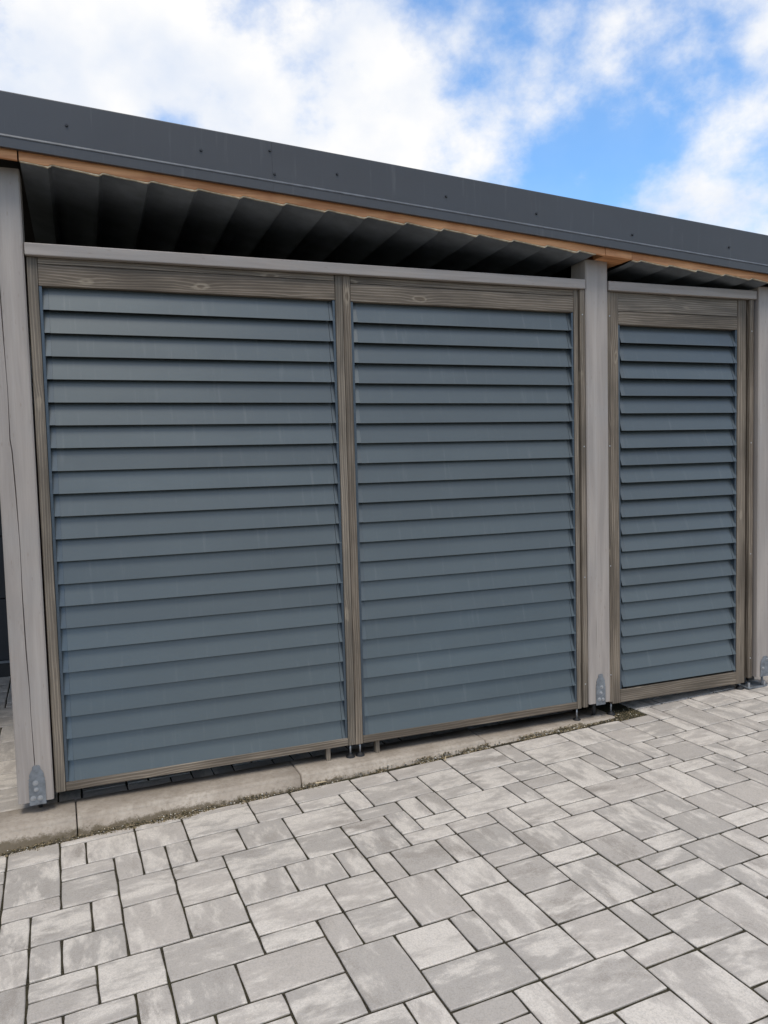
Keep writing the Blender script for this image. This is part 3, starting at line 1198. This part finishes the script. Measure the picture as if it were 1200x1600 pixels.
def sweep(name, prof, x0, x1, mat, parent, smooth=False, n=None, closed=True):
    """sweep a (y, dz) profile along the sloping eave line"""
    bm = bmesh.new()
    n = n or max(2, int((x1 - x0) / .25))
    rings = []
    cx = (x0 + x1) / 2
    for s in range(n + 1):
        x = x0 + (x1 - x0) * s / n
        rings.append([bm.verts.new((x - cx, y, roof_z(x) + dz - roof_z(cx))) for y, dz in prof])
    m = len(prof)
    for s in range(n):
        for q in range(m if closed else m - 1):
            p = (q + 1) % m
            bm.faces.new((rings[s][q], rings[s][p], rings[s + 1][p], rings[s + 1][q]))
    if closed:
        bm.faces.new(rings[0])
        bm.faces.new(rings[-1])
    o = link(name, bm_mesh(name, bm), mat, parent)
    loc_in(o, parent, (cx, 0, roof_z(cx)))
    return o


fprof = [(-.1395, .215), (-.1405, .047), (-.1445, .041), (-.1450, .001), (-.144, 0.0), (-.122, 0.0015), (-.122, .006),
         (-.134, .008), (-.134, .21), (0.10, .218), (0.10, .222), (-.137, .219)]
for a, b in ((RX0, .8466), (.8472, RX1)):
    fo = sweep('fascia', fprof, a, b, M['fascia'], roof)
    sweep('sheen_bead', [(-.1405, .0515), (-.1440, .0505), (-.1470, .047), (-.1478, .043), (-.1466, .0405), (-.1452, .0395), (-.1448, .0415), (-.1408, .0475)], a, b, M['bead'], roof)  # added pale strip standing in for the highlight along the fascia bend
    pts = [(.003, 2.962), (.537, 2.923), (.838, 2.955), (-.6, 2.985), (-1.2, 3.02)] if a < 0 else \
        [(.856, 2.855), (1.148, 2.885), (1.696, 2.835), (2.198, 2.796), (2.786, 2.735), (3.446, 2.715), (4.1, 2.67)]
    for x, z in pts:
        bm = bmesh.new()
        bmesh.ops.create_cone(bm, cap_ends=True, segments=8, radius1=.0065, radius2=.005, depth=.007,
                              matrix=Matrix.Rotation(math.pi / 2, 4, 'X'))
        so = link('screw', bm_mesh('screw', bm), M['dark_screw'], fo)
        so.location = Vector((x, -.1435, z)) - roof.location - fo.location


# corrugated sheet seen from below
PITCH = .1945


def sheet_profile(x):
    u = ((x + .063) / PITCH) % 1.0
    pts = [(0, .016), (.05, .017), (.30, .004), (.86, -.012), (.93, -.013), (.965, .000), (1.0, .016)]
    for (a, za), (b, zb) in zip(pts, pts[1:]):
        if a <= u <= b:
            return za + (zb - za) * (u - a) / (b - a)
    return 0


SHEET_DZ = -.038
EDGE = 0.30                     # the front edge is pressed flatter against the batten


def sheet_xs(x0, x1):
    xs = []
    k = math.floor((x0 + .063) / PITCH)
    while True:
        base = -.063 + k * PITCH
        for f in (0, .05, .18, .30, .6, .86, .93, .965, .999):
            x = base + f * PITCH
            if x0 <= x <= x1:
                xs.append(x)
        k += 1
        if base > x1:
            break
    return sorted(set([x0] + xs + [x1]))


def sheet(x0, x1):
    xs = sheet_xs(x0, x1)
    ys = [-.116, -.06, .1, .5, 1.5, 4.3]
    bm = bmesh.new()
    grid = []
    for x in xs:
        row = []
        for y in ys:
            f = EDGE if y < -.1 else 1.0
            row.append(bm.verts.new((x, y, roof_z(x) + SHEET_DZ + f * sheet_profile(x) - .035 * (y + .07))))
        grid.append(row)
    for i in range(len(xs) - 1):
        for j in range(len(ys) - 1):
            bm.faces.new((grid[i][j], grid[i + 1][j], grid[i + 1][j + 1], grid[i][j + 1]))
    o = link('roof_sheet', bm_mesh('roof_sheet', bm), M['sheet'], roof)
    o.location = -roof.location
    # frayed fleece edge hanging out under the batten
    bm = bmesh.new()
    rr = random.Random(int(x0 * 77))
    pa = []
    for x in xs:
        zz = roof_z(x) + SHEET_DZ + EDGE * sheet_profile(x)
        th = .0008 + .0016 * rr.random()
        u = ((x + .063) / PITCH) % 1.0
        if u > .84:
            th += .004 * rr.random()
        y = -.1195 - .004 * rr.random()
        pa.append([bm.verts.new((x, y, zz + .001)), bm.verts.new((x, y, zz - th)), bm.verts.new((x, y + .012, zz - th)), bm.verts.new((x, y + .012, zz + .001))])
    for i in range(len(pa) - 1):
        for q in range(4):
            p = (q + 1) % 4
            bm.faces.new((pa[i][q], pa[i][p], pa[i + 1][p], pa[i + 1][q]))
    bm.faces.new(pa[0])
    bm.faces.new(pa[-1])
    f = link('fleece_edge', bm_mesh('fleece_edge', bm), M['fringe'], o)
    return o



def eave_batten(x0, x1, y0=-.121, y1=-.110, lo=None, hi=.05):
    """orange batten; between the posts its lower edge is scribed to the corrugated sheet"""
    xs = [x0, x1] if lo is not None else sheet_xs(x0, x1)
    cx = (x0 + x1) / 2
    bm = bmesh.new()
    rings = []
    for x in xs:
        l = lo if lo is not None else SHEET_DZ + EDGE * sheet_profile(x) + .0015
        rings.append([bm.verts.new((x - cx, y, roof_z(x) + dz - roof_z(cx))) for y, dz in
                      ((y0, l + .003), (y0 + .003, l), (y1, l), (y1, hi), (y0, hi))])
    for a, b in zip(rings, rings[1:]):
        for q in range(5):
            p = (q + 1) % 5
            bm.faces.new((a[q], a[p], b[p], b[q]))
    bm.faces.new(rings[0])
    bm.faces.new(rings[-1])
    o = link('eave_batten', bm_mesh('eave_batten', bm), M['orange'], roof)
    loc_in(o, roof, (cx, 0, roof_z(cx)))
    return o


eave_batten(RX0, -.3365, lo=-.037)
eave_batten(-.3355, -.1885, lo=-.037)
eave_batten(-.1825, 2.626)
eave_batten(2.629, 2.797, -.122, .09, -.037)
eave_batten(2.800, RX1)

sheet(RX0, -.336)
sheet(-.180, 2.568)
sheet(2.800, 3.772)
sheet(3.93, RX1)
# closing deck above the sheet so that no light falls through
sweep('roof_deck', [(-.132, .06), (4.3, -.10), (4.3, .06), (-.132, .19)], RX0, RX1, M['inner'], roof)

# ------------------------------------------------------------------ unseen walls closing the shed behind the screens, keeping light out
board('unseen_rear_wall', roof, -4.2, 8.5, 3.9, 4.0, -.2, 2.42, M['inner'], .004)  # unseen, put in so that no light enters from the back
board('unseen_partition', roof, -.30, -.24, .125, 3.89, .08, 2.60, M['inner'], .004)
board('unseen_partition', roof, 3.86, 3.91, .11, 3.89, .10, 2.36, M['inner'], .004)  # added unseen behind the right post to block sky light from that side

gate = thing('dark_gate', 'black gate with a grey bottom strip behind the cracked left post', 'gate', (-1.6, 2.58, FZ))
for i in range(5):
    z0 = FZ + .125 + i * .45
    board('gate_panel', gate, -3.0, -.32, 2.56, 2.60, z0, z0 + .444, M['gate'], .004)
board('bottom_strip', gate, -3.0, -.32, 2.552, 2.60, FZ + .104, FZ + .122, M['gate_line'], .002)
board('bottom_seal', gate, -3.0, -.32, 2.565, 2.59, FZ + .001, FZ + .102, M['black'], .002)
